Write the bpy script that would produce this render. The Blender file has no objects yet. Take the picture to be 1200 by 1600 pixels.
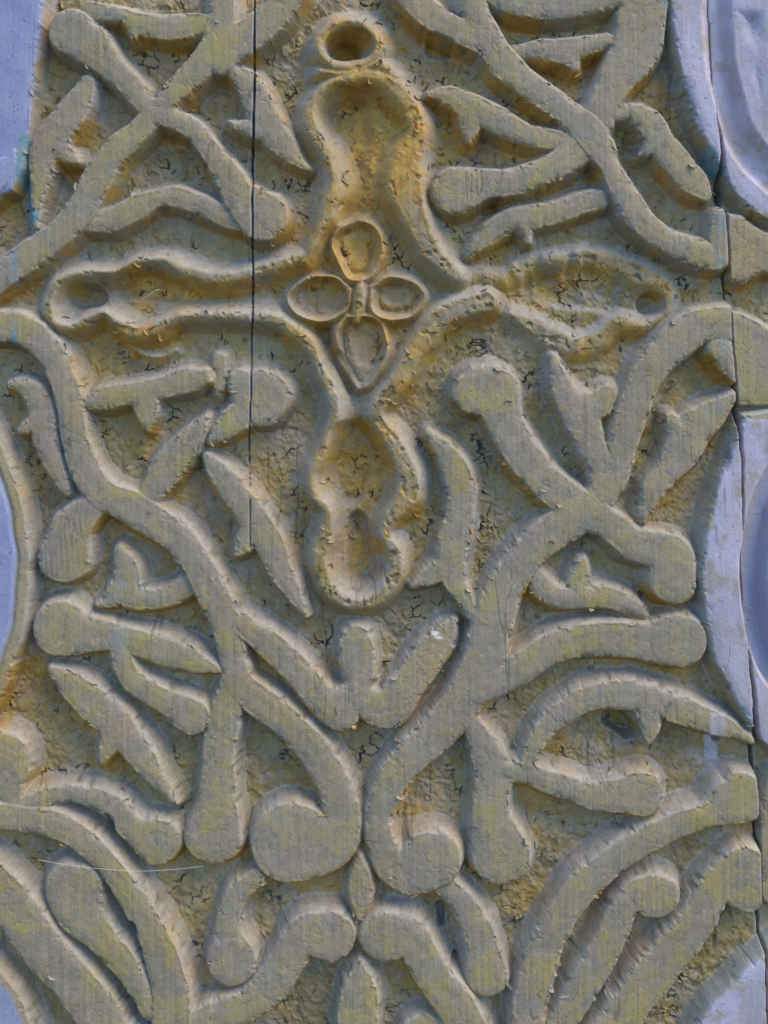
import bpy, math, random
import numpy as np

# ------------------------------------------------------------------ camera, sky, sun, exposure
S = 0.0004                                   # metres for one unit of the drawing
scene = bpy.context.scene
cam_d = bpy.data.cameras.new("camera"); cam = bpy.data.objects.new("camera", cam_d)
scene.collection.objects.link(cam); scene.camera = cam
DIST = 0.62
CAM_Z = (800 - 600) * S
cam.location = (0, -DIST, CAM_Z); cam_d.shift_y = -CAM_Z / (1600 * S); cam.rotation_euler = (math.radians(90), 0, 0)
cam_d.sensor_width = 36; cam_d.lens = 36 * DIST / (1600 * S)
cam_d.clip_start = 0.01; cam_d.clip_end = 100

to_sun = np.array([0.52, -0.26, 0.78]); to_sun /= np.linalg.norm(to_sun)
elev = math.asin(to_sun[2]); azim = math.atan2(to_sun[0], to_sun[1])
world = bpy.data.worlds.new("World"); scene.world = world; world.use_nodes = True
wn = world.node_tree; wn.nodes.clear()
sky = wn.nodes.new("ShaderNodeTexSky"); sky.sky_type = 'NISHITA'; sky.sun_disc = False
sky.sun_elevation = elev; sky.sun_rotation = azim
sky.air_density = 1.0; sky.dust_density = 0.1; sky.ozone_density = 8.0
bg = wn.nodes.new("ShaderNodeBackground"); bg.inputs['Strength'].default_value = 0.15
wo = wn.nodes.new("ShaderNodeOutputWorld")
wn.links.new(sky.outputs[0], bg.inputs[0]); wn.links.new(bg.outputs[0], wo.inputs[0])

sun_d = bpy.data.lights.new("sun", 'SUN'); sun = bpy.data.objects.new("sun", sun_d)
scene.collection.objects.link(sun)
sun_d.energy = 2.4; sun_d.angle = math.radians(46); sun_d.color = (1.0, 0.81, 0.55)
import mathutils
sun.rotation_euler = mathutils.Vector(to_sun).to_track_quat('Z', 'Y').to_euler()
sun.location = (1, -2, 2)

vs = scene.view_settings
vs.view_transform = 'Standard'; vs.look = 'None'; vs.gamma = 1.0; vs.exposure = 0.79
vs.use_curve_mapping = False
scene.render.engine = 'CYCLES'

# ------------------------------------------------------------------ grid and noise
rng = np.random.default_rng(7)
STEP = 1.5
X0, X1, Y0, Y1 = -42.0, 1242.0, -42.0, 1651.5
gx = np.arange(X0, X1 + .1, STEP); gy = np.arange(Y0, Y1 + .1, STEP)
NX, NY = len(gx), len(gy)
X, Y = np.meshgrid(gx, gy)

def vnoise(x, y, sx, sy=None, seed=0):
    """smooth value noise in -1..1"""
    sy = sy or sx
    r = np.random.default_rng(seed + 1000)
    lat = r.uniform(-1, 1, (257, 257))
    u = (x + 500) / sx + seed * 3.7; v = (y + 500) / sy + seed * 1.3
    iu = np.floor(u).astype(np.int64); iv = np.floor(v).astype(np.int64)
    fu = u - iu; fv = v - iv
    fu = fu * fu * fu * (fu * (fu * 6 - 15) + 10); fv = fv * fv * fv * (fv * (fv * 6 - 15) + 10)
    a = lat[iv % 256, iu % 256]; b = lat[iv % 256, (iu + 1) % 256]
    c = lat[(iv + 1) % 256, iu % 256]; d = lat[(iv + 1) % 256, (iu + 1) % 256]
    return (a * (1 - fu) + b * fu) * (1 - fv) + (c * (1 - fu) + d * fu) * fv

def fbm(x, y, s, seed=0, octs=4):
    t = 0; a = 1.0; n = 0
    for i in range(octs):
        t = t + a * vnoise(x, y, s / 2 ** i, seed=seed + i * 11); n += a; a *= 0.5
    return t / n * 1.5

def sstep(a, b, x):
    t = np.clip((x - a) / (b - a), 0, 1); return t * t * (3 - 2 * t)

def voronoi(x, y, s, seed):
    r = np.random.default_rng(seed)
    ox = r.uniform(0, 1, (256, 256)); oy = r.uniform(0, 1, (256, 256))
    u = (x + 600) / s; v = (y + 600) / s
    iu = np.floor(u).astype(np.int64); iv = np.floor(v).astype(np.int64)
    f1 = np.full(x.shape, 9.0); f2 = np.full(x.shape, 9.0); cid = np.zeros(x.shape)
    for dx in (-1, 0, 1):
        for dy in (-1, 0, 1):
            a = (iv + dy) % 256; b = (iu + dx) % 256
            px = iu + dx + ox[a, b]; py = iv + dy + oy[a, b]
            d = np.hypot(px - u, py - v)
            m = d < f1
            f2 = np.where(m, f1, np.minimum(f2, d)); cid = np.where(m, ox[a, b], cid); f1 = np.where(m, d, f1)
    return f1, f2, cid

# ------------------------------------------------------------------ signed distances of carved strokes
def spline(pts, gap=7.0):
    p = np.array(pts, float)
    if len(p) == 1: return p
    if len(p) == 2:
        n = 3; t = np.linspace(0, 1, n)[:, None]; return p[0] * (1 - t) + p[1] * t
    q = np.vstack([2 * p[0] - p[1], p, 2 * p[-1] - p[-2]])
    out = []
    for i in range(1, len(q) - 2):
        L = np.hypot(*(q[i + 1] - q[i])[:2]); n = max(2, int(L / gap))
        t = np.linspace(0, 1, n, endpoint=False)[:, None]
        a, b, c, d = q[i - 1], q[i], q[i + 1], q[i + 2]
        out.append(.5 * ((2 * b) + (c - a) * t + (2 * a - 5 * b + 4 * c - d) * t ** 2 + (3 * b - a - 3 * c + d) * t ** 3))
    out.append(p[-1:]); o = np.vstack(out); o[:, 2] = np.clip(o[:, 2], 0.5, None)
    return o

def window(xa, xb, ya, yb):
    i0 = max(0, int((xa - X0) / STEP)); i1 = min(NX, int((xb - X0) / STEP) + 2)
    j0 = max(0, int((ya - Y0) / STEP)); j1 = min(NY, int((yb - Y0) / STEP) + 2)
    return (slice(j0, j1), slice(i0, i1)) if (i1 > i0 and j1 > j0) else None

WX = X + 2.0 * vnoise(X, Y, 38, seed=3) + 0.45 * vnoise(X, Y, 13, seed=4)      # the carver's hand
WY = Y + 2.0 * vnoise(X, Y, 38, seed=5) + 0.45 * vnoise(X, Y, 13, seed=6)
FAR = 60.0
def stroke_sdf(strokes, sdf=None):
    s = np.full(X.shape, FAR) if sdf is None else sdf
    for st in strokes:
        o = spline(st)
        if len(o) == 1: o = np.vstack([o, o + [[.01, 0, 0]]])
        for a, b in zip(o[:-1], o[1:]):
            R = max(a[2], b[2]) + 42
            w = window(min(a[0], b[0]) - R, max(a[0], b[0]) + R, min(a[1], b[1]) - R, max(a[1], b[1]) + R)
            if w is None: continue
            px = WX[w] - a[0]; py = WY[w] - a[1]; dx, dy = b[0] - a[0], b[1] - a[1]
            t = np.clip((px * dx + py * dy) / (dx * dx + dy * dy + 1e-9), 0, 1)
            d = np.hypot(px - t * dx, py - t * dy) - (a[2] + (b[2] - a[2]) * t)
            s[w] = np.minimum(s[w], d)
    return s

def poly_sdf(poly):
    p = np.array(poly, float); n = len(p)
    d = np.full(X.shape, 1e9); inside = np.zeros(X.shape, bool)
    for i in range(n):
        a, b = p[i], p[(i + 1) % n]; e = b - a
        wx = WX - a[0]; wy = WY - a[1]
        t = np.clip((wx * e[0] + wy * e[1]) / (e @ e), 0, 1)
        d = np.minimum(d, np.hypot(wx - t * e[0], wy - t * e[1]))
        c = ((a[1] > WY) != (b[1] > WY))
        xi = (b[0] - a[0]) * (WY - a[1]) / ((b[1] - a[1]) if b[1] != a[1] else 1e-9) + a[0]
        inside ^= c & (WX < xi)
    return np.where(inside, -d, d)

# ------------------------------------------------------------------ the drawing of the carving
H = 38.0
parts = []          # dict(name, strokes | poly, prof, h, label)
def fuller(st): return [(x, y, r * 1.12 if 0 < i < len(st) - 1 else r) for i, (x, y, r) in enumerate(st)]
def part(name, *strokes, prof='flat', h=1.0, w=15.0, label=None, poly=None, board='panel', circle=None):
    if name == 'leaf': strokes = strokes[:1] + tuple(fuller(t) for t in strokes[1:])
    parts.append(dict(name=name, strokes=strokes, prof=prof, h=h, w=w, label=label, poly=poly, board=board, circle=circle))

# painted medallion rims at the sides
part('medallion_rim', poly=[(1046,-90),(1048,0),(1058,80),(1075,150),(1100,215),(1132,265),(1152,300),(1175,325),(1210,345),(1300,360),(1300,-90)], h=1.02, w=17, label='lavender painted curved rim', board='both')
part('medallion_rim', poly=[(1300,630),(1165,650),(1152,690),(1127,745),(1107,820),(1098,900),(1104,970),(1122,1040),(1150,1095),(1185,1150),(1230,1190),(1300,1200)], h=1.02, w=17, label='lavender painted rounded rim', board='both')
part('medallion_rim', poly=[(1300,1440),(1200,1492),(1155,1530),(1112,1575),(1082,1625),(1060,1700),(1300,1700)], h=.95, w=15, label='mauve painted corner rim', board='both')
part('medallion_rim', poly=[(-100,-90),(72,-90),(66,0),(56,70),(50,150),(42,212),(34,260),(18,296),(-20,310),(-100,320)], h=.9, w=12, label='blue painted rim')
part('medallion_rim', circle=(-402,890,447), h=.95, w=15, label='round blue field with khaki edge')
part('medallion_rim', poly=[(-100,1480),(-20,1500),(25,1550),(52,1620),(70,1700),(-100,1700)], h=.9, w=18, label='blue corner field')

# upper left
part('scroll_stem', [(110,50,35),(143,73,29),(175,105,20),(205,135,17),(240,170,16),(300,202,16),(335,245,18),(362,285,22),(375,310,24)], [(375,310,24),(408,336,40)])
part('scroll_stem', [(347,-30,20),(345,30,20),(330,80,21),(290,125,19),(250,165,16),(213,207,17),(180,235,20),(150,283,22),(127,323,22),(93,362,20),(50,396,22),(-20,442,24)], [(345,95,20),(370,68,24),(400,46,25),(430,18,23),(460,-25,22)], h=.98)
part('leaf', [(140,18,16),(165,20,12),(195,22,11),(218,35,17),(270,42,20),(310,35,16),(335,35,10)], [(212,35,14),(208,55,4)], h=.93)
part('leaf', [(133,130,12),(115,165,20),(88,203,24),(67,235,22),(60,282,14),(54,325,6),(54,352,2)], [(80,225,20),(105,243,9),(120,253,2)], h=.9)
part('leaf', [(135,347,13),(175,343,17),(210,327,19),(240,311,14),(275,307,14),(310,318,15),(350,338,14),(378,352,10)], [(212,325,14),(205,305,3)], h=.88)
part('leaf', [(362,107,8),(384,126,18),(400,155,22),(415,185,22),(435,220,19),(458,246,11),(480,262,3)], [(402,200,15),(376,195,8),(357,188,2)], h=.9)
part('leaf_stub', [(-40,290,34),(-8,272,22),(14,252,8),(22,236,2)], h=1.05)
# upper right
part('scroll_stem', [(625,-30,22),(668,18,22),(705,42,20),(748,60,22)], [(740,-30,19),(740,10,20),(758,55,22),(785,95,23),(820,125,21),(855,152,20),(892,180,20),(930,215,24),(952,258,16),(975,300,18),(1000,340,19),(1035,370,18),(1075,388,20),(1118,402,20)], [(1127,340,13),(1126,400,18)])
part('scroll_stem', [(1010,-30,36),(1003,40,36),(992,80,36),(967,120,28),(942,165,23),(926,205,26),(893,242,22),(850,268,20),(800,285,20),(760,287,22),(714,298,37)], h=.97)
part('leaf', [(765,-10,12),(800,4,17),(840,8,19),(895,4,20),(965,-8,18)], h=.94)
part('leaf', [(798,80,9),(840,75,13),(880,78,18),(912,70,14),(950,60,11)], [(890,85,15),(900,103,6)], h=.85)
part('leaf', [(670,147,4),(700,150,14),(735,166,21),(775,186,20),(810,205,17),(850,215,15),(895,220,12)], [(735,180,18),(735,205,9),(733,221,3)], h=.92)
part('leaf', [(735,398,4),(765,365,14),(800,341,16),(828,338,18),(870,330,17),(910,318,16),(938,310,14)], [(820,345,14),(828,376,3)], h=.82)
part('leaf', [(965,176,8),(990,173,12),(1018,190,20),(1035,220,21),(1060,255,22),(1085,283,21),(1104,304,9)], [(1030,225,18),(1013,236,7),(1004,241,3)], h=.9)
# middle left
part('scroll_stem', [(-30,512,24),(10,510,24),(45,519,23),(77,550,21),(98,595,20),(110,640,20),(118,690,20),(135,740,22),(163,775,24),(200,792,25),(238,814,25),(275,842,25),(306,882,24),(330,925,24),(350,970,22),(362,1020,19),(372,1062,20),(400,1092,24),(440,1125,24),(480,1163,24),(510,1205,25),(530,1250,27),(532,1288,30),(512,1322,40),(455,1318,63)])
part('leaf', [(12,603,4),(35,605,12),(55,625,17),(62,655,19),(68,690,16),(80,725,14),(94,755,9),(100,770,3)], [(55,660,14),(37,670,8),(27,674,3)], h=.85)
part('leaf', [(130,632,6),(160,621,17),(200,614,17),(245,607,18),(290,596,19),(318,589,12)], [(225,618,22),(227,645,13),(228,672,2)], h=.92)
part('leaf', [(222,788,14),(245,755,20),(266,725,23),(290,695,20),(310,670,13),(321,652,4)], h=.94)
part('bud', [(341,562,9),(341,588,10),(336,615,5)], h=.7)
part('scroll_head', [(407,622,45)], [(385,612,26),(378,598,22)], [(372,652,24),(348,672,14),(328,690,3)], h=.93)
part('leaf', [(324,714,7),(345,745,18),(370,775,22),(396,812,23),(420,850,22),(437,890,19),(457,927,12),(478,962,3)], [(395,830,18),(380,853,10),(370,868,3)], h=.92)
part('scroll_stem', [(168,780,14),(137,797,20),(110,828,29),(97,872,40)], h=.9)
part('leaf', [(186,862,7),(196,895,18),(195,930,18),(235,939,15),(275,927,16),(312,892,14)], [(192,920,24),(168,941,9),(153,947,3)], h=.86)
part('scroll_stem', [(93,983,43),(135,992,28),(175,996,21),(210,1005,20),(250,1017,23),(290,1030,20),(320,1040,11),(344,1050,3)], [(183,1000,15),(190,1040,16),(210,1070,18),(240,1090,18),(270,1105,20),(297,1121,30)], h=.94)
part('leaf', [(77,1047,5),(105,1070,20),(140,1100,25),(175,1130,26),(205,1165,23),(235,1205,17),(260,1240,7),(272,1257,2)], [(180,1150,20),(165,1175,10),(155,1198,3)], h=.9)
part('scroll_stem', [(372,1050,19),(357,1100,22),(344,1150,24),(340,1210,25),(338,1262,31),(333,1309,44)], h=.96)
part('scroll_stem', [(375,975,18),(420,1008,21),(455,1040,22),(487,1077,22),(515,1105,24),(532,1113,30)], [(532,1092,16),(560,1090,20),(585,1104,26),(608,1108,32),(636,1072,26),(662,1038,26),(686,1006,21),(708,974,5)], h=.95)
part('bud', [(557,1003,25),(559,1028,27),(560,1055,23),(560,1092,18)], h=.97)
# middle right
part('scroll_stem', [(748,612,38),(772,612,38),(790,660,28),(825,720,28),(868,765,26),(910,797,27),(955,820,24),(990,848,26),(1025,860,28),(1052,872,33),(1053,908,35)])
part('scroll_stem', [(1148,505,28),(1090,512,26),(1045,545,26),(1010,590,25),(990,640,24),(975,690,21),(962,745,19),(925,795,24),(870,830,26),(820,872,28),(788,925,28),(768,980,30),(755,1030,31),(735,1080,31),(700,1130,29),(652,1175,27),(617,1213,24),(596,1262,20),(593,1308,20),(610,1350,25),(640,1366,33),(672,1345,46)], [(1128,545,20),(1140,575,12),(1148,592,5)], h=.98)
part('leaf', [(867,558,4),(875,590,12),(890,625,20),(910,665,22),(930,705,20),(942,750,16)], [(925,645,18),(945,622,15),(957,608,5)], [(893,632,21),(940,634,18)], [(915,655,22),(925,690,22)], h=.92)
part('leaf', [(1149,620,5),(1118,645,20),(1085,673,28),(1068,705,28),(1047,737,20),(1025,765,18),(1012,795,10),(1005,814,3)], [(1070,680,22),(1050,655,8)], h=.9)
part('leaf', [(671,677,5),(695,705,15),(715,740,19),(722,780,21),(712,830,23),(705,870,23),(712,910,17),(730,945,11),(746,975,8)], [(695,888,20),(667,904,11),(645,916,3)], h=.93)
part('leaf', [(838,885,4),(846,915,15),(870,934,17),(905,935,18),(945,935,18),(980,945,15),(1003,958,8),(1012,967,2)], [(903,918,15),(911,888,8),(915,878,3)], h=.86)
part('scroll_stem', [(1063,1002,42),(1020,1006,30),(970,1001,26),(910,1003,25),(860,1016,24),(815,1045,24),(780,1066,20),(750,1082,18)], h=.94)
part('leaf', [(822,1195,9),(845,1150,15),(880,1115,19),(920,1093,21),(970,1086,22),(1020,1096,23),(1070,1115,21),(1120,1133,17),(1155,1148,9),(1177,1160,3)], [(1015,1110,20),(1018,1140,11),(1015,1160,3)], h=.92)
part('scroll_stem', [(740,1135,14),(762,1180,24),(770,1220,28),(768,1270,28),(776,1310,36),(783,1338,46)], [(785,1207,16),(830,1213,17),(870,1228,18),(920,1245,20),(965,1246,28),(1003,1243,36)], h=.94)
# lower right
part('scroll_stem', [(1157,1248,41),(1110,1273,18),(1060,1291,21),(1010,1315,22),(960,1345,23),(915,1385,25),(880,1430,25),(855,1480,24),(838,1530,25),(826,1580,25),(820,1660,25)])
part('scroll_stem', [(1027,1402,35),(992,1402,22),(972,1430,21),(956,1470,23),(935,1510,25),(908,1555,24),(870,1620,22)], h=.92)
part('scroll_stem', [(1168,1395,33),(1168,1360,34),(1148,1365,28),(1115,1402,27),(1085,1450,29),(1045,1500,31),(1005,1550,31),(950,1630,31)], h=.94)
# lower left
part('scroll_stem', [(0,1193,46)], [(0,1200,30),(15,1240,18),(20,1275,20)], h=.88)
part('scroll_stem', [(243,1317,37),(205,1297,21),(172,1262,19),(135,1245,15),(95,1244,13),(50,1256,14),(15,1275,18)], h=.9)
part('scroll_stem', [(-30,1275,20),(20,1280,20),(60,1285,21),(105,1299,20),(145,1328,19),(178,1367,19),(210,1410,21),(238,1460,24),(256,1510,27),(266,1560,28),(268,1660,30)])
part('scroll_stem', [(112,1395,43),(126,1432,34),(155,1466,24),(185,1500,22),(210,1538,17),(234,1590,9)], h=.9)
part('scroll_stem', [(-40,1365,36),(0,1400,34),(30,1435,34),(60,1478,35),(95,1520,35),(130,1560,35),(185,1640,36)], h=.96)
part('scroll_stem', [(362,1506,37),(357,1465,20),(358,1430,17),(370,1400,17),(398,1375,12)], h=.9)
# bottom centre
part('scroll_stem', [(513,1466,41),(476,1464,30),(450,1500,26),(425,1540,26),(390,1571,24),(340,1592,24),(270,1625,26)], h=.94)
part('bud', [(563,1344,2),(563,1370,14),(562,1393,18),(562,1415,13),(560,1439,2)], h=.92)
part('scroll_stem', [(603,1466,40),(637,1466,30),(660,1500,28),(686,1540,28),(715,1578,28),(755,1650,28)], h=.94)
part('scroll_stem', [(690,1382,17),(722,1417,19),(745,1450,21),(757,1490,25),(763,1530,32)], h=.9)
part('bud', [(563,1507,2),(562,1535,19),(560,1570,30),(560,1650,32)], h=.93)
part('scroll_head', [(665,1632,38)], h=.8)
# the cross-shaped strapwork in the middle, with rounded mouldings
part('ring_moulding', [(545+46*math.cos(a), 69+36*math.sin(a), 11) for a in np.linspace(0, 2*math.pi, 13)], [(500,112,8),(545,114,10),(592,100,12),(616,120,10)], prof='round', h=.95, w=27)
part('moulding', [(478,408,9),(500,360,12),(517,320,18),(530,283,20),(512,235,18),(486,190,17),(500,150,13),(535,127,12),(580,117,14),(618,137,17),(642,170,17),(652,205,18),(636,250,27),(633,283,33),(642,325,28),(661,370,23),(690,410,18),(715,430,15)], prof='round', h=.98, w=24)
part('moulding', [(478,398,9),(440,410,13),(400,424,14),(365,431,14),(330,432,15),(285,420,13),(250,404,11),(212,408,11),(180,424,10),(140,426,10),(105,432,11),(82,450,12),(72,478,12),(85,506,12),(112,511,12),(140,497,11),(163,488,10),(184,507,13),(210,520,14),(245,511,14),(285,494,12),(330,493,12),(400,496,14),(437,502,14),(467,522,14),(492,550,14),(508,590,15),(520,618,15)], prof='round', h=.92, w=20)
part('moulding', [(520,618,15),(524,655,14),(505,700,13),(486,740,12),(490,772,13),(510,800,14),(511,835,16),(500,870,18),(509,916,17),(545,943,16),(586,937,16),(614,902,17),(617,865,17),(602,835,15),(612,812,16),(634,780,22),(640,745,22),(622,702,20),(595,665,16),(590,640,16),(625,592,19),(655,540,19),(698,492,22),(760,470,22)], prof='round', h=1.0, w=18)
part('moulding', [(710,430,12),(745,432,12),(790,432,12),(830,412,12),(880,400,12),(940,400,14),(1005,424,20),(1045,445,13),(1052,475,12),(1035,500,11),(1005,508,11),(970,505,14),(945,528,16),(905,540,16),(870,528,18),(835,508,16),(800,488,10)], prof='round', h=.44, w=20)
part('moulding', [(185,528,5),(210,548,7),(240,556,8),(270,546,4)], prof='round', h=.5, w=12)
part('knot_field', [(556,374,18),(557,408,12)], [(484,466,14),(515,464,18)], [(636,463,14),(610,463,16)], [(564,520,20),(566,550,18),(567,585,6)], h=.36, w=18)
def loop(pts, r): return [(x, y, r + .8 * math.sin(x * .3)) for x, y in pts + pts[:1]]
part('looped_knot', loop([(557,341),(584,352),(596,381),(590,410),(574,434),(545,436),(527,408),(520,377),(532,351)], 5.5), prof='round', h=.95, w=13)
part('looped_knot', loop([(546,452),(520,433),(480,436),(449,464),(464,491),(505,500),(541,484)], 5.5), prof='round', h=.97, w=13)
part('looped_knot', loop([(580,448),(606,431),(646,440),(663,466),(645,493),(606,499),(580,484)], 7), prof='round', h=.9, w=14)
part('looped_knot', loop([(543,494),(524,518),(525,553),(546,589),(567,608),(590,583),(606,546),(599,512),(581,494)], 6), prof='round', h=.92, w=13)
part('knot_bar', [(566,436,8),(563,458,14),(560,484,14),(557,500,8)], prof='round', h=.88, w=14)
# the neighbouring board
part('leaf', poly=[(1120,330),(1165,335),(1200,360),(1300,385),(1300,440),(1195,425),(1170,442),(1120,436)], h=.85, board='board')
part('leaf', poly=[(1120,484),(1165,488),(1215,520),(1300,560),(1300,630),(1160,634),(1120,600)], h=.85, board='board')
part('scroll_stem', [(1225,1235,20),(1222,1300,26),(1225,1400,26)], h=.7, board='board')

cavities = [  # strokes, depth, slope
    ([[(530,68,12),(540,70,11)]], 30, 13), ([[(540,68,14),(562,66,13)]], 14, 14), ([[(535,170,26),(545,200,24),(545,240,10),(552,300,8),(545,330,8)]], 13, 22),
    ([[(118,462,11),(140,462,8)]], 24, 14), ([[(190,446,10),(225,443,14),(260,450,8)]], 12, 16),
    ([[(545,690,18),(545,730,24),(548,770,12)]], 15, 20), ([[(558,820,5),(560,850,7),(565,890,13)]], 20, 16),
    ([[(560,385,8)]], 4, 16), ([[(488,466,10),(510,462,10)]], 14, 18), ([[(618,458,8)]], 7, 18), ([[(566,530,6),(566,555,5)]], 5, 16), ([[(505,515,5),(518,560,7),(545,606,4)]], 16, 12),
    ([[(1020,472,10),(1032,474,7)]], 20, 12), ([[(525,560,5),(560,612,4)]], 12, 12), ([[(860,450,14),(960,470,8)]], 6, 16),
    ([[(968,1136,12),(990,1152,9)]], 32, 9), ([[(1131,1166,3)]], 16, 5), ([[(203,1452,5),(205,1462,4)]], 18, 8),
    ([[(690,1435,3),(692,1465,2)]], 24, 6), ([[(713,1513,3)]], 20, 5), ([[(1009,937,2)]], 16, 5), ([[(165,1285,6),(172,1305,3)]], 14, 8),
    ([[(772,318,5),(760,322,3)]], 16, 7), ([[(680,65,8),(700,72,5)]], 14, 9), ([[(1122,-60,6),(1124,60,7),(1135,140,8),(1162,215,9),(1205,270,9),(1270,320,9)]], 20, 20),
    ([[(1240,710,9),(1198,780,10),(1178,860,10),(1178,940,10),(1192,1010,9),(1220,1065,8),(1280,1120,8)]], 26, 14)]

# ------------------------------------------------------------------ build the height field
def blob0(cx, cy, rx, ry): return np.exp(-(((X - cx) / rx) ** 2 + ((Y - cy) / ry) ** 2))
def fall(t): return 0.5 * (1 + np.cos(np.pi * np.clip(t, 0, 1)))
def pathx(pts, y): return np.interp(y, [q[1] for q in pts], [q[0] for q in pts])
split_r = pathx([(1111,-60),(1113,0),(1119,140),(1131,250),(1138,330),(1143,430),(1150,560),(1156,640),(1161,720),(1162,800),(1168,960),(1176,1060),(1184,1140),(1192,1300),(1199,1500),(1204,1700)], Y) + 1.0 * vnoise(Y * 0, Y, 22, seed=112) + .6 * vnoise(Y * 0, Y, 7, seed=113)
right = X > split_r
gnd_low = 9 * blob0(565, 250, 130, 190) * (1 - .6 * blob0(540, 185, 60, 60)) + 1.5 * blob0(560, 780, 110, 170) + 2.6 * fbm(X, Y, 95, 20, 3) + 1.3 * fbm(X, Y, 26, 30, 3)
height = gnd_low.copy()
owner = np.full(X.shape, -1, np.int32)
best_h = np.full(X.shape, -99.0)
top_sdf = np.full(X.shape, FAR)
head = np.zeros(X.shape, bool)
mould = np.zeros(X.shape); lav = np.zeros(X.shape); blu = np.zeros(X.shape)
rim_s = {}
for k, p in enumerate(parts):
    if p['circle']:
        cx, cy, r = p['circle']; s = np.hypot(WX - cx, WY - cy) - r
    elif p['poly']: s = poly_sdf(p['poly'])
    else: s = stroke_sdf(p['strokes'])
    w = p['w'] * (1 + .2 * vnoise(X, Y, 60, seed=40 + k))
    if p['prof'] == 'flat':
        if not (p['circle'] or p['poly']): s = s - np.where(s < 30, 1.2, 0)
        f = fall((s + 2.5) / (w + 2.5)); f = f - 0.03 * sstep(-16, -1, s) * f
    else:
        f = fall((s + 12) / (w + 12)); mould = np.maximum(mould, sstep(.05, .5, f))
    tilt = 2.2 * vnoise(X, Y, 130, seed=300 + k)
    hp = f * (H * p['h'] + tilt) + (1 - f) * np.where(p['prof'] == 'flat', -3.0, -1.0) + gnd_low * (1 - f * .75)
    act = s < w
    if p['board'] == 'panel': act &= ~right
    elif p['board'] == 'board': act &= right
    hp = np.where(act, hp, -99)
    newer = hp > best_h
    own = act & newer & (f > 0.03) & (hp > gnd_low - 2.4)
    owner[own] = k
    best_h = np.maximum(best_h, hp)
    kk = 3.0                                                    # soft union
    d = np.clip(kk - np.abs(height - hp), 0, None) / kk
    height = np.where(act, np.maximum(height, hp) + d * d * kk * .25, height)
    s = np.where(act | (p['board'] == 'both'), s, FAR)
    if p['name'] == 'scroll_stem':                              # the round ends stand a little proud
        for st in p['strokes']:
            for e in (st[0], st[-1]):
                if e[2] >= 30 and len(st) > 1: height = height + .45 * sstep(2.5, -2.5, np.hypot(WX - e[0], WY - e[1]) - e[2] - 1) * (owner == k)
    top_sdf = np.minimum(top_sdf, s if p['prof'] == 'flat' else s + 16)
    if p['name'] == 'medallion_rim': rim_s[k] = s

knotmask = blob0(557, 465, 120, 130)
height += knotmask * mould * 2.4 * fbm(X, Y, 22, 250, 3)
for strokes, depth, w in cavities:
    s = stroke_sdf(strokes); f = fall(s / w)
    height -= depth * f

# shallow groove in the round blue field, lumpy inside of the lavender medallions
height -= 3.0 * np.exp(-((rim_s[4] + 20) / 4.0) ** 2)
for k, off in ((0, 100), (1, 90)):
    ins = sstep(off, off + 30, -rim_s[k])
    height += ins * (8 * vnoise(X, Y, 50, seed=88 + k) - 3)

# wear: brushed grain on the flats, flaking paint in the ground and on the slopes
flat_top = sstep(2, -6, top_sdf)
low = 1 - flat_top; rough_low = low * (1 - .7 * mould)
smooth_rim = np.zeros(X.shape)
for k, s in rim_s.items(): smooth_rim = np.maximum(smooth_rim, sstep(0, -6, s))
grain = vnoise(X, Y, 3.2, 150, seed=51) * .5 + vnoise(X, Y, 7, 260, seed=52) * .6
height += flat_top * (1 - .7 * smooth_rim) * grain * .42
for cx, cy, r in ((97, 872, 38), (1023, 1403, 30)):       # combed scroll heads
    m = sstep(r, r - 10, np.hypot(X - cx, Y - cy)) * flat_top
    height += m * .3 * (.6 + .6 * vnoise(X, Y, 18, seed=8)) * np.sin((X + 3.5 * vnoise(X, Y, 30, 60, seed=9)) * 2 * np.pi / 8.5)
steep = sstep(.5, 1.2, np.hypot(*np.gradient(height, STEP)))
height += (1 - smooth_rim) * rough_low * ((1.8 - 1.1 * steep) * fbm(X, Y, 13, 60, 3) + .75 * (1 - .6 * steep) * vnoise(X, Y, 5, seed=66))
# patches of a paint layer with sharp edges
lay = fbm(X + 4 * vnoise(X, Y, 9, seed=71), Y + 4 * vnoise(X, Y, 9, seed=72), 34, 73, 4)
lost = sstep(.05, .11, lay) * (1 - smooth_rim * .9)
height -= lost * (rough_low * (2.1 - 1.6 * steep) + flat_top * .25)
# cracks between curling flakes, in broken runs
wx = X + 7 * vnoise(X, Y, 16, seed=81) + 3 * vnoise(X, Y, 6, seed=82); wy = Y + 7 * vnoise(X, Y, 16, seed=83) + 3 * vnoise(X, Y, 6, seed=84)
f1, f2, cid = voronoi(wx, wy * 1.35, 27, 5)
run = sstep(.14, .42, fbm(X, Y, 46, 91, 3)) * sstep(-.2, .3, vnoise(X, Y, 17, seed=93))
crack = sstep(.075, .025, f2 - f1) * run * (rough_low + .10 * flat_top) * (1 - .75 * smooth_rim) * (1 - .75 * steep)
lift = sstep(.45, .08, f2 - f1) * (1 - sstep(.09, .03, f2 - f1)) * run * rough_low * np.where(cid > .45, 1.0, .1)
height += lift * 1.9 * (1 - smooth_rim) - crack * 6.0
# fine shrinkage cracks along the grain
vc = np.abs(vnoise(X, Y, 26, 700, seed=95) + .25 * vnoise(X, Y, 9, 60, seed=96))
vcr = sstep(.035, .012, vc) * sstep(.25, .5, vnoise(X, Y, 60, 110, seed=97))
height -= vcr * (1.6 - 1.0 * flat_top) * (1 - .6 * smooth_rim)
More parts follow.
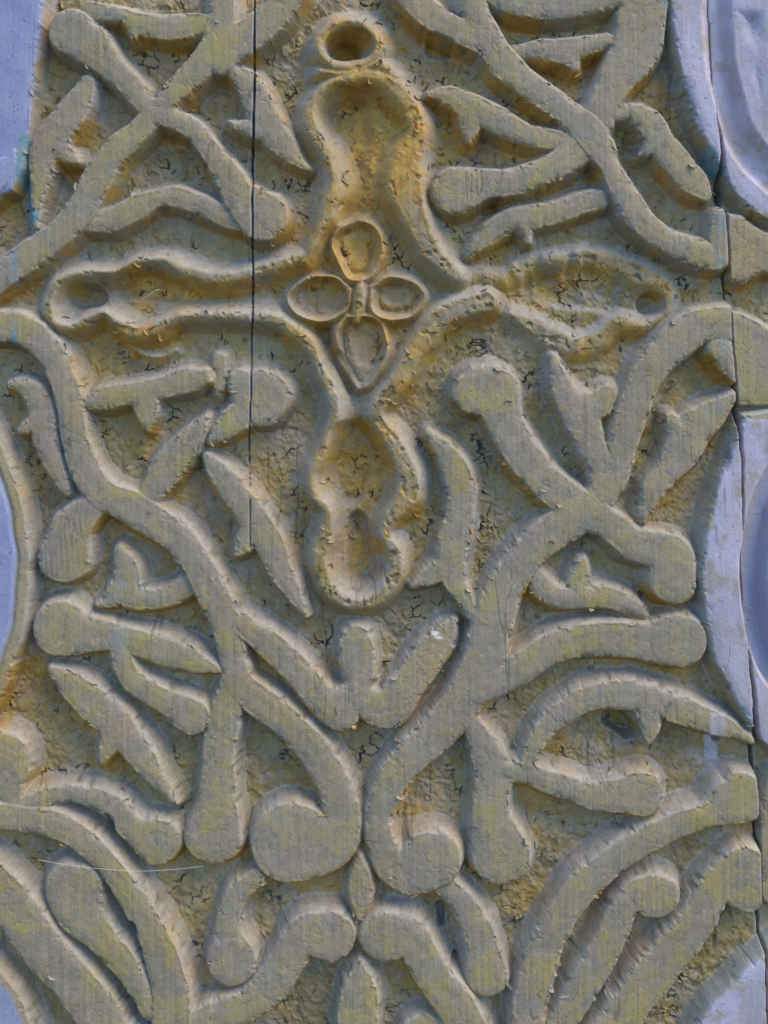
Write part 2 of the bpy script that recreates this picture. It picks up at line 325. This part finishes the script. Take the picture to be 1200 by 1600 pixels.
# chips along the arrises
chip = sstep(.36, .5, fbm(X, Y, 17, 101, 3)) * np.exp(-((top_sdf - 2) / 6.0) ** 2)
height -= chip * 3.0
wornarm = blob0(860, 425, 110, 40) * .9 + blob0(890, 530, 60, 30) * .5
height += wornarm * (7 * vnoise(X, Y, 13, 34, seed=231) - 4)
bare = np.clip(crack * .85 + .4 * vcr + .45 * chip * sstep(-.2, .5, vnoise(X, Y, 8, seed=240)), 0, 1)
skin = lost * flat_top * (1 - smooth_rim)
# nicks
for _ in range(260):
    cx, cy = rng.uniform(0, 1200), rng.uniform(0, 1600); a = rng.uniform(0, 3.14); L = rng.uniform(3, 9)
    w = window(cx - 16, cx + 16, cy - 16, cy + 16); u = (X[w] - cx) * math.cos(a) + (Y[w] - cy) * math.sin(a); v = -(X[w] - cx) * math.sin(a) + (Y[w] - cy) * math.cos(a)
    v = v + .04 * u * u * rng.uniform(-1, 1)
    height[w] -= (1 - .85 * flat_top[w]) * rng.uniform(2, 5) * np.exp(-(u / L) ** 4 - (v / 1.7) ** 2)

# the long splits in the wood
split_l = pathx([(398,-60),(397,130),(394,300),(395,450),(393,560),(389,690),(391,820),(389,1010),(390,1700)], Y) + .4 * vnoise(Y * 0, Y, 16, seed=111)
open_l = np.interp(Y[:, :1], [-60, 0, 120, 200, 450, 560, 690, 850, 1010, 1040], [1.4, 1.5, 1.9, 2.0, 1.8, 1.1, 1.1, .3, .15, 0]) * np.ones_like(X)
height -= 24 * np.exp(-((X - split_l - .13 * (height - H)) / np.maximum(open_l * .62, .05)) ** 4) * (open_l > .06) * np.clip(open_l / 1.8, 0, 1)
open_r = np.interp(Y[:, :1], [-60, 0, 150, 230, 290, 360, 480, 620, 700, 760, 1000, 1130, 1300, 1700], [1.4, 1.4, 1.7, 3, 6, 2.4, 2, 2.4, 3, 2, 1.7, 4.2, 2.6, 2]) * np.ones_like(X)
height = np.where(right, height - 5, height)
height -= 34 * np.exp(-(np.abs(X - split_r) / (open_r * .8)) ** 3)

# ------------------------------------------------------------------ colour masks (paint, dust, blue skylight put into the slopes)
gyv, gxv = np.gradient(height, STEP)
up = gyv / np.sqrt(1 + gxv ** 2 + gyv ** 2)             # >0 : ledge that faces upward and holds dust
def blur(a, n):
    for _ in range(n):
        a = (a + np.roll(a, 1, 0) + np.roll(a, -1, 0) + np.roll(a, 1, 1) + np.roll(a, -1, 1)) / 5
    return a
up = blur(up, 5)
def blob(cx, cy, rx, ry): return np.exp(-(((X - cx) / rx) ** 2 + ((Y - cy) / ry) ** 2))
n1 = fbm(X, Y, 60, 120, 4); n2 = fbm(X, Y, 24, 130, 4)
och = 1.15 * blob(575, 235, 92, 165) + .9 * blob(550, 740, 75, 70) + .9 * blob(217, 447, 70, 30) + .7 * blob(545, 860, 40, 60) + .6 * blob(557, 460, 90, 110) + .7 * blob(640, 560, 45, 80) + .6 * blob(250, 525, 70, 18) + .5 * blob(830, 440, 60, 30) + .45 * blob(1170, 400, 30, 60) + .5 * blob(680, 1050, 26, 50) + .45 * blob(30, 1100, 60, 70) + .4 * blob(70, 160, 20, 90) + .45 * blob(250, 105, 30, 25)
och = och * (.95 + .6 * n1) + low * sstep(.15, .75, n1 + .35 * n2) * .45 + .75 * sstep(.05, .5, blur(-up, 12)) * low * sstep(-.45, .25, n1 + .5 * n2)  # ochre also in low patches and on and around down-facing slopes
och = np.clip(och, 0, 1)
slope = sstep(.35, .8, np.hypot(blur(gxv, 4), blur(gyv, 4)))
dust_sky = (1 - .75 * och) * np.clip(.55 * slope * sstep(-.45, -.1, up) * (1 - smooth_rim) + .8 * sstep(.18, .7, up) * (.75 + .5 * n2) + .35 * sstep(.1, .7, fbm(X, Y, 40, 140, 4)) * low, 0, 1)  # dust on ledges and low ground; slope term also carries painted skylight
for k, s in rim_s.items():
    m = sstep(3, -5, s + 2.5 * n2)
    if k in (0, 1, 2): lav = np.maximum(lav, m)
    elif k == 4: blu = np.maximum(blu, sstep(-17, -24, s + 1.5 * n2))
    elif k == 5: blu = np.maximum(blu, sstep(-6, -16, s + 2 * n2))
    else: blu = np.maximum(blu, sstep(4, -4, s + 2 * n2))
blu = np.maximum(blu, .75 * sstep(66, 84, -rim_s[1])); blu = np.maximum(blu, .45 * sstep(80, 110, -rim_s[0]))
kh_r = right & (Y > 330) & (Y < 655); lav = np.where(kh_r, lav * .1, lav)
lav = np.maximum(lav, .75 * sstep(13, 8, np.abs(X - 1123 + 3 * vnoise(X, Y, 40, seed=150))) * sstep(1095, 1112, Y) * sstep(1225, 1190, Y))
lav = np.maximum(lav, .55 * blob(1085, 1202, 34, 12) * sstep(-.2, .4, n2 + .3))
lav *= np.clip(.96 - .5 * sstep(.25, .7, n2), 0, 1)
def streak(pts, r):
    s = stroke_sdf([[(a, b, r) for a, b in pts]]); return sstep(4, -3, s + 3 * n2)
teal = 1.0 * streak([(36,215),(30,262),(34,300),(50,338)], 6) + .5 * streak([(30,315),(38,362)], 5) + .75 * streak([(22,395),(24,470),(24,540)], 3.5) * sstep(-.5, .2, vnoise(X, Y, 30, seed=160)) + .8 * streak([(1112,235),(1126,262)], 9) + .4 * streak([(1128,340),(1130,480),(1135,560)], 8) * sstep(-.2, .3, n2)
teal += .3 * sstep(14, 4, rim_s[2]) * sstep(-4, 4, rim_s[2]) + .45 * sstep(16, 4, np.abs(rim_s[1] - 4)) * sstep(-.3, .4, n1) + .5 * sstep(14, 4, np.abs(rim_s[0] - 6)) * sstep(-.3, .4, n1)
teal += .3 * blob(200, 30, 60, 14) * sstep(-.2, .4, n2) + .3 * blob(205, 920, 40, 30) * sstep(-.3, .3, n2) + .35 * blob(185, 1000, 18, 30)
teal = np.clip(teal, 0, 1)
white = sstep(.35, .5, fbm(X, Y, 7, 170, 2)) * blob(684, 995, 9, 24) * 1.2
white = np.clip(white, 0, 1)
yel = np.clip(low * (1 - slope) * (.8 + .7 * fbm(X, Y, 75, 180, 4)) + .25 * sstep(.1, .6, fbm(X, Y, 110, 190, 4)), 0, 1)

# ------------------------------------------------------------------ materials
def rgb(r, g, b): return (r, g, b, 1)
def paint_material():
    m = bpy.data.materials.new("weathered_paint"); m.use_nodes = True
    nt = m.node_tree; N = nt.nodes; Lk = nt.links; N.clear()
    out = N.new("ShaderNodeOutputMaterial"); b = N.new("ShaderNodeBsdfPrincipled"); Lk.new(b.outputs[0], out.inputs[0])
    tc = N.new("ShaderNodeTexCoord")
    def noise(scale, detail=4, rough=.6, stretch=None, off=0):
        mp = N.new("ShaderNodeMapping"); Lk.new(tc.outputs['Object'], mp.inputs[0])
        mp.inputs['Location'].default_value = (off, off * .7, off * .3)
        if stretch: mp.inputs['Scale'].default_value = stretch
        t = N.new("ShaderNodeTexNoise"); t.inputs['Scale'].default_value = scale; t.inputs['Detail'].default_value = detail; t.inputs['Roughness'].default_value = rough
        Lk.new(mp.outputs[0], t.inputs['Vector']); return t.outputs['Fac']
    def ramp(v, a, c):
        r = N.new("ShaderNodeMapRange"); r.interpolation_type = 'SMOOTHSTEP'; r.inputs[1].default_value = a; r.inputs[2].default_value = c; Lk.new(v, r.inputs[0]); return r.outputs[0]
    def mul(a, c):
        x = N.new("ShaderNodeMath"); x.operation = 'MULTIPLY'
        for i, v in enumerate((a, c)):
            if isinstance(v, (int, float)): x.inputs[i].default_value = v
            else: Lk.new(v, x.inputs[i])
        return x.outputs[0]
    def add(a, c):
        x = N.new("ShaderNodeMath"); x.operation = 'ADD'; Lk.new(a, x.inputs[0]); Lk.new(c, x.inputs[1]); return x.outputs[0]
    def mix(f, a, c):
        x = N.new("ShaderNodeMix"); x.data_type = 'RGBA'
        Lk.new(f, x.inputs[0])
        for i, v in ((6, a), (7, c)):
            if isinstance(v, tuple): x.inputs[i].default_value = v
            else: Lk.new(v, x.inputs[i])
        return x.outputs[2]
    def attr(name):
        a = N.new("ShaderNodeAttribute"); a.attribute_name = name; s = N.new("ShaderNodeSeparateColor"); Lk.new(a.outputs['Color'], s.inputs[0]); return s.outputs[0], s.outputs[1], s.outputs[2], a.outputs['Alpha']
    och_, lav_, teal_, yel_ = attr("paint_a"); blu_, dust_sky_, white_, skytint_ = attr("paint_b"); bare_, skin_, _, _ = attr("paint_c")
    V = (1, 1, .045)
    c = mix(ramp(noise(60, 5, .6), .35, .68), rgb(.375, .312, .18), rgb(.33, .27, .19))
    c = mix(mul(ramp(noise(34, 5, .65, (1, 1, .5), 3), .42, .66), .8), c, rgb(.38, .315, .10))     # yellow green remnants
    c = mix(mul(ramp(noise(330, 3, .6, V, 5), .5, .72), .32), c, rgb(.36, .32, .17))        # along the brush grain
    c = mix(mul(ramp(noise(420, 3, .6, V, 9), .54, .74), .38), c, rgb(.19, .175, .15))
    c = mix(mul(ramp(noise(40, 5, .65, None, 7), .48, .64), .75), c, rgb(.345, .265, .205))       # mauve grime
    c = mix(mul(ramp(noise(50, 5, .6, None, 8), .54, .68), .6), c, rgb(.255, .265, .225))
    c = mix(mul(yel_, ramp(noise(75, 6, .7, None, 12), .25, .62)), c, mix(ramp(noise(50, 5, .6, None, 13), .4, .65), rgb(.315, .23, .07), rgb(.22, .16, .082)))
    c = mix(mul(skin_, .5), c, mix(ramp(noise(120, 4, .6, None, 41), .4, .6), rgb(.32, .28, .245), rgb(.24, .22, .19)))
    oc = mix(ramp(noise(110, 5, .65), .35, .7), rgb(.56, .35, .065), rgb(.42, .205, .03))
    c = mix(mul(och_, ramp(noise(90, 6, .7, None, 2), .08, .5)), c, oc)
    c = mix(mul(dust_sky_, .8), c, mix(skytint_, mix(ramp(noise(160, 4, .6), .35, .65), rgb(.41, .395, .37), rgb(.335, .305, .26)), mix(ramp(noise(90, 4, .6, None, 15), .35, .65), rgb(.44, .455, .50), rgb(.37, .365, .37))))  # second pair: bluish slope tone, blue skylight put into the colour
    c = mix(mul(ramp(noise(260, 4, .7, None, 21), .5, .72), .55), c, rgb(.17, .15, .12))
    c = mix(mul(ramp(noise(230, 4, .7, None, 23), .52, .75), .5), c, rgb(.43, .40, .33))
    lv = mix(ramp(noise(45, 5, .6), .35, .7), rgb(.52, .505, .66), rgb(.53, .465, .56))
    lv = mix(mul(ramp(noise(140, 5, .7), .5, .7), .6), lv, rgb(.38, .35, .38))
    lv = mix(mul(ramp(noise(22, 6, .7, (1, 1, .4), 31), .44, .64), .75), lv, rgb(.37, .345, .335))
    c = mix(lav_, c, lv)
    bl = mix(ramp(noise(30, 4, .6), .35, .7), rgb(.27, .305, .52), rgb(.33, .365, .52))
    bl = mix(mul(ramp(noise(200, 4, .6), .5, .7), .4), bl, rgb(.30, .34, .50))
    bl = mix(mul(ramp(noise(24, 6, .7, (1, 1, .4), 33), .44, .64), .65), bl, rgb(.29, .33, .42))
    bl = mix(mul(ramp(noise(300, 4, .7, None, 34), .55, .7), .5), bl, rgb(.20, .22, .30))
    c = mix(blu_, c, bl)
    c = mix(teal_, c, mix(ramp(noise(150, 4, .6), .4, .7), rgb(.17, .31, .37), rgb(.27, .35, .35)))
    sp = mul(ramp(noise(520, 2, .5, None, 4), .66, .72), .6)                               # dark specks
    c = mix(sp, c, rgb(.10, .085, .06))
    sp2 = mul(ramp(noise(700, 2, .5, None, 6), .67, .74), .7)                              # pale specks
    c = mix(sp2, c, rgb(.48, .45, .38))
    c = mix(bare_, c, rgb(.085, .06, .04))
    c = mix(white_, c, rgb(.75, .74, .72))
    Lk.new(c, b.inputs['Base Color'])
    b.inputs['Roughness'].default_value = .62; b.inputs['Specular IOR Level'].default_value = .35
    bm = N.new("ShaderNodeBump"); bm.inputs['Strength'].default_value = .55; bm.inputs['Distance'].default_value = .0007
    hsum = add(add(mul(noise(500, 5, .65), .9), mul(noise(500, 3, .6, V, 1), .55)), mul(noise(1500, 3, .6), .35))
    Lk.new(hsum, bm.inputs['Height']); Lk.new(bm.outputs[0], b.inputs['Normal'])
    return m
PAINT = paint_material()
def plain_material(name, col, col2, scale, rough=.8, stretch=(1, 1, 1)):
    m = bpy.data.materials.new(name); m.use_nodes = True; nt = m.node_tree; b = nt.nodes['Principled BSDF']
    tc = nt.nodes.new("ShaderNodeTexCoord"); mp = nt.nodes.new("ShaderNodeMapping"); mp.inputs['Scale'].default_value = stretch
    t = nt.nodes.new("ShaderNodeTexNoise"); t.inputs['Scale'].default_value = scale
    r = nt.nodes.new("ShaderNodeMix"); r.data_type = 'RGBA'; r.inputs[6].default_value = col; r.inputs[7].default_value = col2
    nt.links.new(tc.outputs['Object'], mp.inputs[0]); nt.links.new(mp.outputs[0], t.inputs['Vector'])
    nt.links.new(t.outputs['Fac'], r.inputs[0]); nt.links.new(r.outputs[2], b.inputs['Base Color']); b.inputs['Roughness'].default_value = rough
    return m
WOOD = plain_material("raw_wood", rgb(.16, .11, .07), rgb(.10, .07, .045), 60, .85, (1, 1, .05))
THREAD = plain_material("pale_thread", rgb(.72, .70, .66), rgb(.6, .58, .53), 300, .6)
STRAW = plain_material("straw", rgb(.62, .52, .34), rgb(.52, .42, .26), 300, .6)

# ------------------------------------------------------------------ meshes out of the height field
PXW = (X - 600) * S; PZW = (800 - Y) * S; PYW = -(height - H) * S
NRM = np.stack([-gxv, -np.ones_like(X), gyv], -1)
gyv2, gxv2 = np.gradient(height, STEP)
NRM = np.stack([-gxv2, -np.ones_like(X), gyv2], -1)      # world: x right, y away from viewer, z up
NRM /= np.linalg.norm(NRM, axis=-1, keepdims=True)
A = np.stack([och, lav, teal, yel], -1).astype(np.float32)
B = np.stack([blu, dust_sky, white, slope * sstep(.3, -.1, up)], -1).astype(np.float32)  # last channel: slopes not facing up, tinted with painted skylight
P = np.stack([PXW, PYW, PZW], -1).astype(np.float32)
Cc = np.stack([bare, skin, skin * 0, skin * 0 + 1], -1).astype(np.float32); Cf = Cc.reshape(-1, 4)
idx = np.arange(NX * NY).reshape(NY, NX)
Pf, Nf, Af, Bf = P.reshape(-1, 3), NRM.reshape(-1, 3), A.reshape(-1, 4), B.reshape(-1, 4)
c00, c10, c11, c01 = idx[:-1, :-1], idx[:-1, 1:], idx[1:, 1:], idx[1:, :-1]

def empty(name, loc, label, cat, group=None):
    o = bpy.data.objects.new(name, None); scene.collection.objects.link(o); o.location = loc; o.empty_display_size = .05
    o['label'] = label; o['category'] = cat
    if group: o['group'] = group
    return o
def link(name, me, mat, parent, label=None):
    o = bpy.data.objects.new(name, me); scene.collection.objects.link(o); me.materials.append(mat)
    if parent is not None:
        off = mathutils.Vector((0, 0, 0)); p = parent
        while p is not None: off += p.location; p = p.parent
        o.parent = parent; o.location = -off
    if label: o['label'] = label
    return o
def patch(name, mask, parent, label=None):
    if mask.sum() < 1: return None
    q = np.stack([c00[mask], c01[mask], c11[mask], c10[mask]], -1)
    used, inv = np.unique(q.ravel(), return_inverse=True)
    me = bpy.data.meshes.new(name)
    me.vertices.add(len(used)); me.vertices.foreach_set("co", Pf[used].ravel())
    nf = len(q); me.loops.add(nf * 4); me.loops.foreach_set("vertex_index", inv.astype(np.int32).ravel())
    me.polygons.add(nf); me.polygons.foreach_set("loop_start", np.arange(0, nf * 4, 4, dtype=np.int32))
    me.update(calc_edges=True)
    me.polygons.foreach_set("use_smooth", np.ones(nf, bool))
    for nm, arr in (("paint_a", Af), ("paint_b", Bf), ("paint_c", Cf)):
        at = me.attributes.new(nm, 'FLOAT_COLOR', 'POINT'); at.data.foreach_set("color", arr[used].ravel())
    me.normals_split_custom_set_from_vertices(Nf[used])
    return link(name, me, PAINT, parent, label)
def box(name, lo, hi, mat, parent):
    (a, b_, c), (d, e, f) = lo, hi
    v = [(a,b_,c),(d,b_,c),(d,e,c),(a,e,c),(a,b_,f),(d,b_,f),(d,e,f),(a,e,f)]
    me = bpy.data.meshes.new(name); me.from_pydata(v, [], [(3,2,1,0),(4,5,6,7),(0,1,5,4),(1,2,6,5),(2,3,7,6),(3,0,4,7)]); return link(name, me, mat, parent)

def pockets(mask):
    lab = np.where(mask, np.arange(mask.size).reshape(mask.shape), -1)
    for _ in range(400):                                   # sweep the labels through each pocket
        old = lab.copy()
        for ax in (0, 1):
            for rev in (False, True):
                a = lab if ax == 0 else lab.T
                a = a[::-1] if rev else a
                for i in range(1, a.shape[0]):
                    m = (a[i] >= 0) & (a[i - 1] > a[i]); a[i][m] = a[i - 1][m]
        if (old == lab).all(): break
    ids, cnt = np.unique(lab[mask], return_counts=True)
    return [lab == i for i in ids]
zb = (800 - Y1) * S
panel = empty("wood_carving", (0, .02, zb), "carved wooden panel with khaki scrolling stems, leaves and a looped cross", "wood panel")
board = empty("wood_carving", (.236, .02, zb), "narrow lavender and khaki board behind the long split, with curved grooves", "wood board")
for k in range(len(parts)):                                # crumbs too small to be a piece belong to the ground
    for side_m in (right, ~right):
        m = (owner == k) & side_m
        if 0 < m.sum() < 90: owner[m] = -1
oc = owner[:-1, :-1]; rc = right[:-1, :-1]; hc = height[:-1, :-1]
for k, p in enumerate(parts):
    m = (oc == k)
    for root, mm in ((panel, m & ~rc), (board, m & rc)):
        if mm.sum() < 1: continue
        heads = []
        if p['name'] == 'scroll_stem':                     # the round end of a scroll is a piece of its own
            for st in p['strokes']:
                for e in (st[0], st[-1]):
                    if e[2] >= 30 and -20 < e[1] < 1610 and len(st) > 1:
                        heads.append(mm & (np.hypot(X[:-1, :-1] - e[0], Y[:-1, :-1] - e[1]) < e[2] + 18))
        rest = mm.copy()
        for hd in heads: rest &= ~hd
        o = patch(p['name'], rest, root, p['label'])
        if o is not None:
            for hd in heads:
                if hd.sum() > 0: patch('scroll_head', hd, o)
for root, mm in ((panel, ~rc), (board, rc)):               # each sunk pocket of ground between the stems
    for comp in pockets((oc == -1) & mm): patch('sunk_ground', comp, root)
yb = (H + 70) * S
xs = (1165 - 600) * S
box('backing_plank', ((X0 - 600) * S, yb - .006, zb), (xs - .0005, yb + .012, (800 - Y0) * S), WOOD, panel)
box('backing_plank', (xs + .0005, yb - .006, zb), ((X1 - 600) * S, yb + .012, (800 - Y0) * S), WOOD, board)

# ------------------------------------------------------------------ curled paint flakes
def h_at(x, y):
    i = int(np.clip((x - X0) / STEP, 0, NX - 1)); j = int(np.clip((y - Y0) / STEP, 0, NY - 1)); return height[j, i], i, j
V_, F_ = [], []; AA, BB = [], []
rnd = random.Random(4); n = 0; tries = 0
dens = fbm(X, Y, 70, 210, 3)
while n < 620 and tries < 40000:
    tries += 1
    x, y = rnd.uniform(5, 1195), rnd.uniform(5, 1595); hh, i, j = h_at(x, y)
    if smooth_rim[j, i] > .3 or (flat_top[j, i] > .5 and rnd.random() > .05) or dens[j, i] < rnd.uniform(-.3, .5) or abs(x - split_r[j, i]) < 8 or abs(x - split_l[j, i]) < 5: continue
    a = rnd.gauss(0, .7) + (0 if rnd.random() < .7 else 1.5); L = rnd.uniform(2.5, 8); W = rnd.uniform(2, 4.8); cur = rnd.uniform(.5, 1.3); bend = rnd.uniform(-.25, .25)
    ca, sa = math.cos(a), math.sin(a); base = len(V_); side = 1 if rnd.random() < .75 else -1
    for u in np.linspace(-1, 1, 5):
        ww = W * (1 - .75 * u * u) * rnd.uniform(.75, 1.1)
        for t in (0, .5, 1):
            lx = u * L; ly = side * (t * ww) + bend * L * (u * u)
            px, py = x + lx * ca - ly * sa, y + lx * sa + ly * ca
            hz = h_at(px, py)[0] if t == 0 else None
            z = (h_at(px, py)[0] if t == 0 else max(h_at(px, py)[0], hh - 1)) + (-.8 if t == 0 else cur * W * t * t * .8 + .5)
            V_.append(((px - 600) * S, -(z - H) * S, (800 - py) * S)); AA.append(A[j, i]); BB.append(B[j, i])
    for u in range(4):
        for t in range(2):
            q = base + u * 3 + t; F_.append((q, q + 1, q + 4, q + 3))
    n += 1
me = bpy.data.meshes.new("paint_flakes"); me.from_pydata(V_, [], F_)
for nm, arr in (("paint_a", AA), ("paint_b", BB)):
    at = me.attributes.new(nm, 'FLOAT_COLOR', 'POINT'); at.data.foreach_set("color", np.array(arr, np.float32).ravel())
me.polygons.foreach_set("use_smooth", np.ones(len(F_), bool))
fl = link("paint_flakes", me, PAINT, panel); fl['kind'] = 'stuff'

# ------------------------------------------------------------------ stray threads and fibres caught on the carving
def strand(name, pts, r, mat, label, cat):
    q = spline([(a, b, 1 + c) for a, b, c in pts], 5)
    vv, ff = [], []
    for i, (x, y, lift_) in enumerate(q):
        z = h_at(x, y)[0] + lift_ - 1 if lift_ < 6 else H + lift_ - 6
        for k in range(5):
            an = k * 2 * math.pi / 5; d = q[min(i + 1, len(q) - 1)] - q[max(i - 1, 0)]; L = math.hypot(d[0], d[1]) + 1e-6
            ox, oy, oz = -d[1] / L * math.cos(an) * r, d[0] / L * math.cos(an) * r, math.sin(an) * r
            vv.append(((x + ox - 600) * S, -(z + oz - H) * S, (800 - y - oy) * S))
    for i in range(len(q) - 1):
        for k in range(5): ff.append((i * 5 + k, i * 5 + (k + 1) % 5, (i + 1) * 5 + (k + 1) % 5, (i + 1) * 5 + k))
    me = bpy.data.meshes.new(name); me.from_pydata(vv, [], ff); me.polygons.foreach_set("use_smooth", np.ones(len(ff), bool))
    o = link(name, me, mat, None, label); o['category'] = cat
strand('cobweb_thread', [(60,1342,8),(120,1352,8),(200,1359,8),(262,1358,8),(318,1352,8)], .3, THREAD, 'long fine cobweb thread stretched below two round scroll ends', 'thread')
strand('cobweb_thread', [(205,470,3),(225,466,6),(240,456,6),(257,446,3)], .3, THREAD, 'short pale cobweb thread in the orange hollow of the cross', 'thread')
strand('straw_fibre', [(1170,951,2),(1180,955,4),(1189,960,3)], .8, STRAW, 'short straw fibre stuck on the lavender rim beside the split', 'fibre')
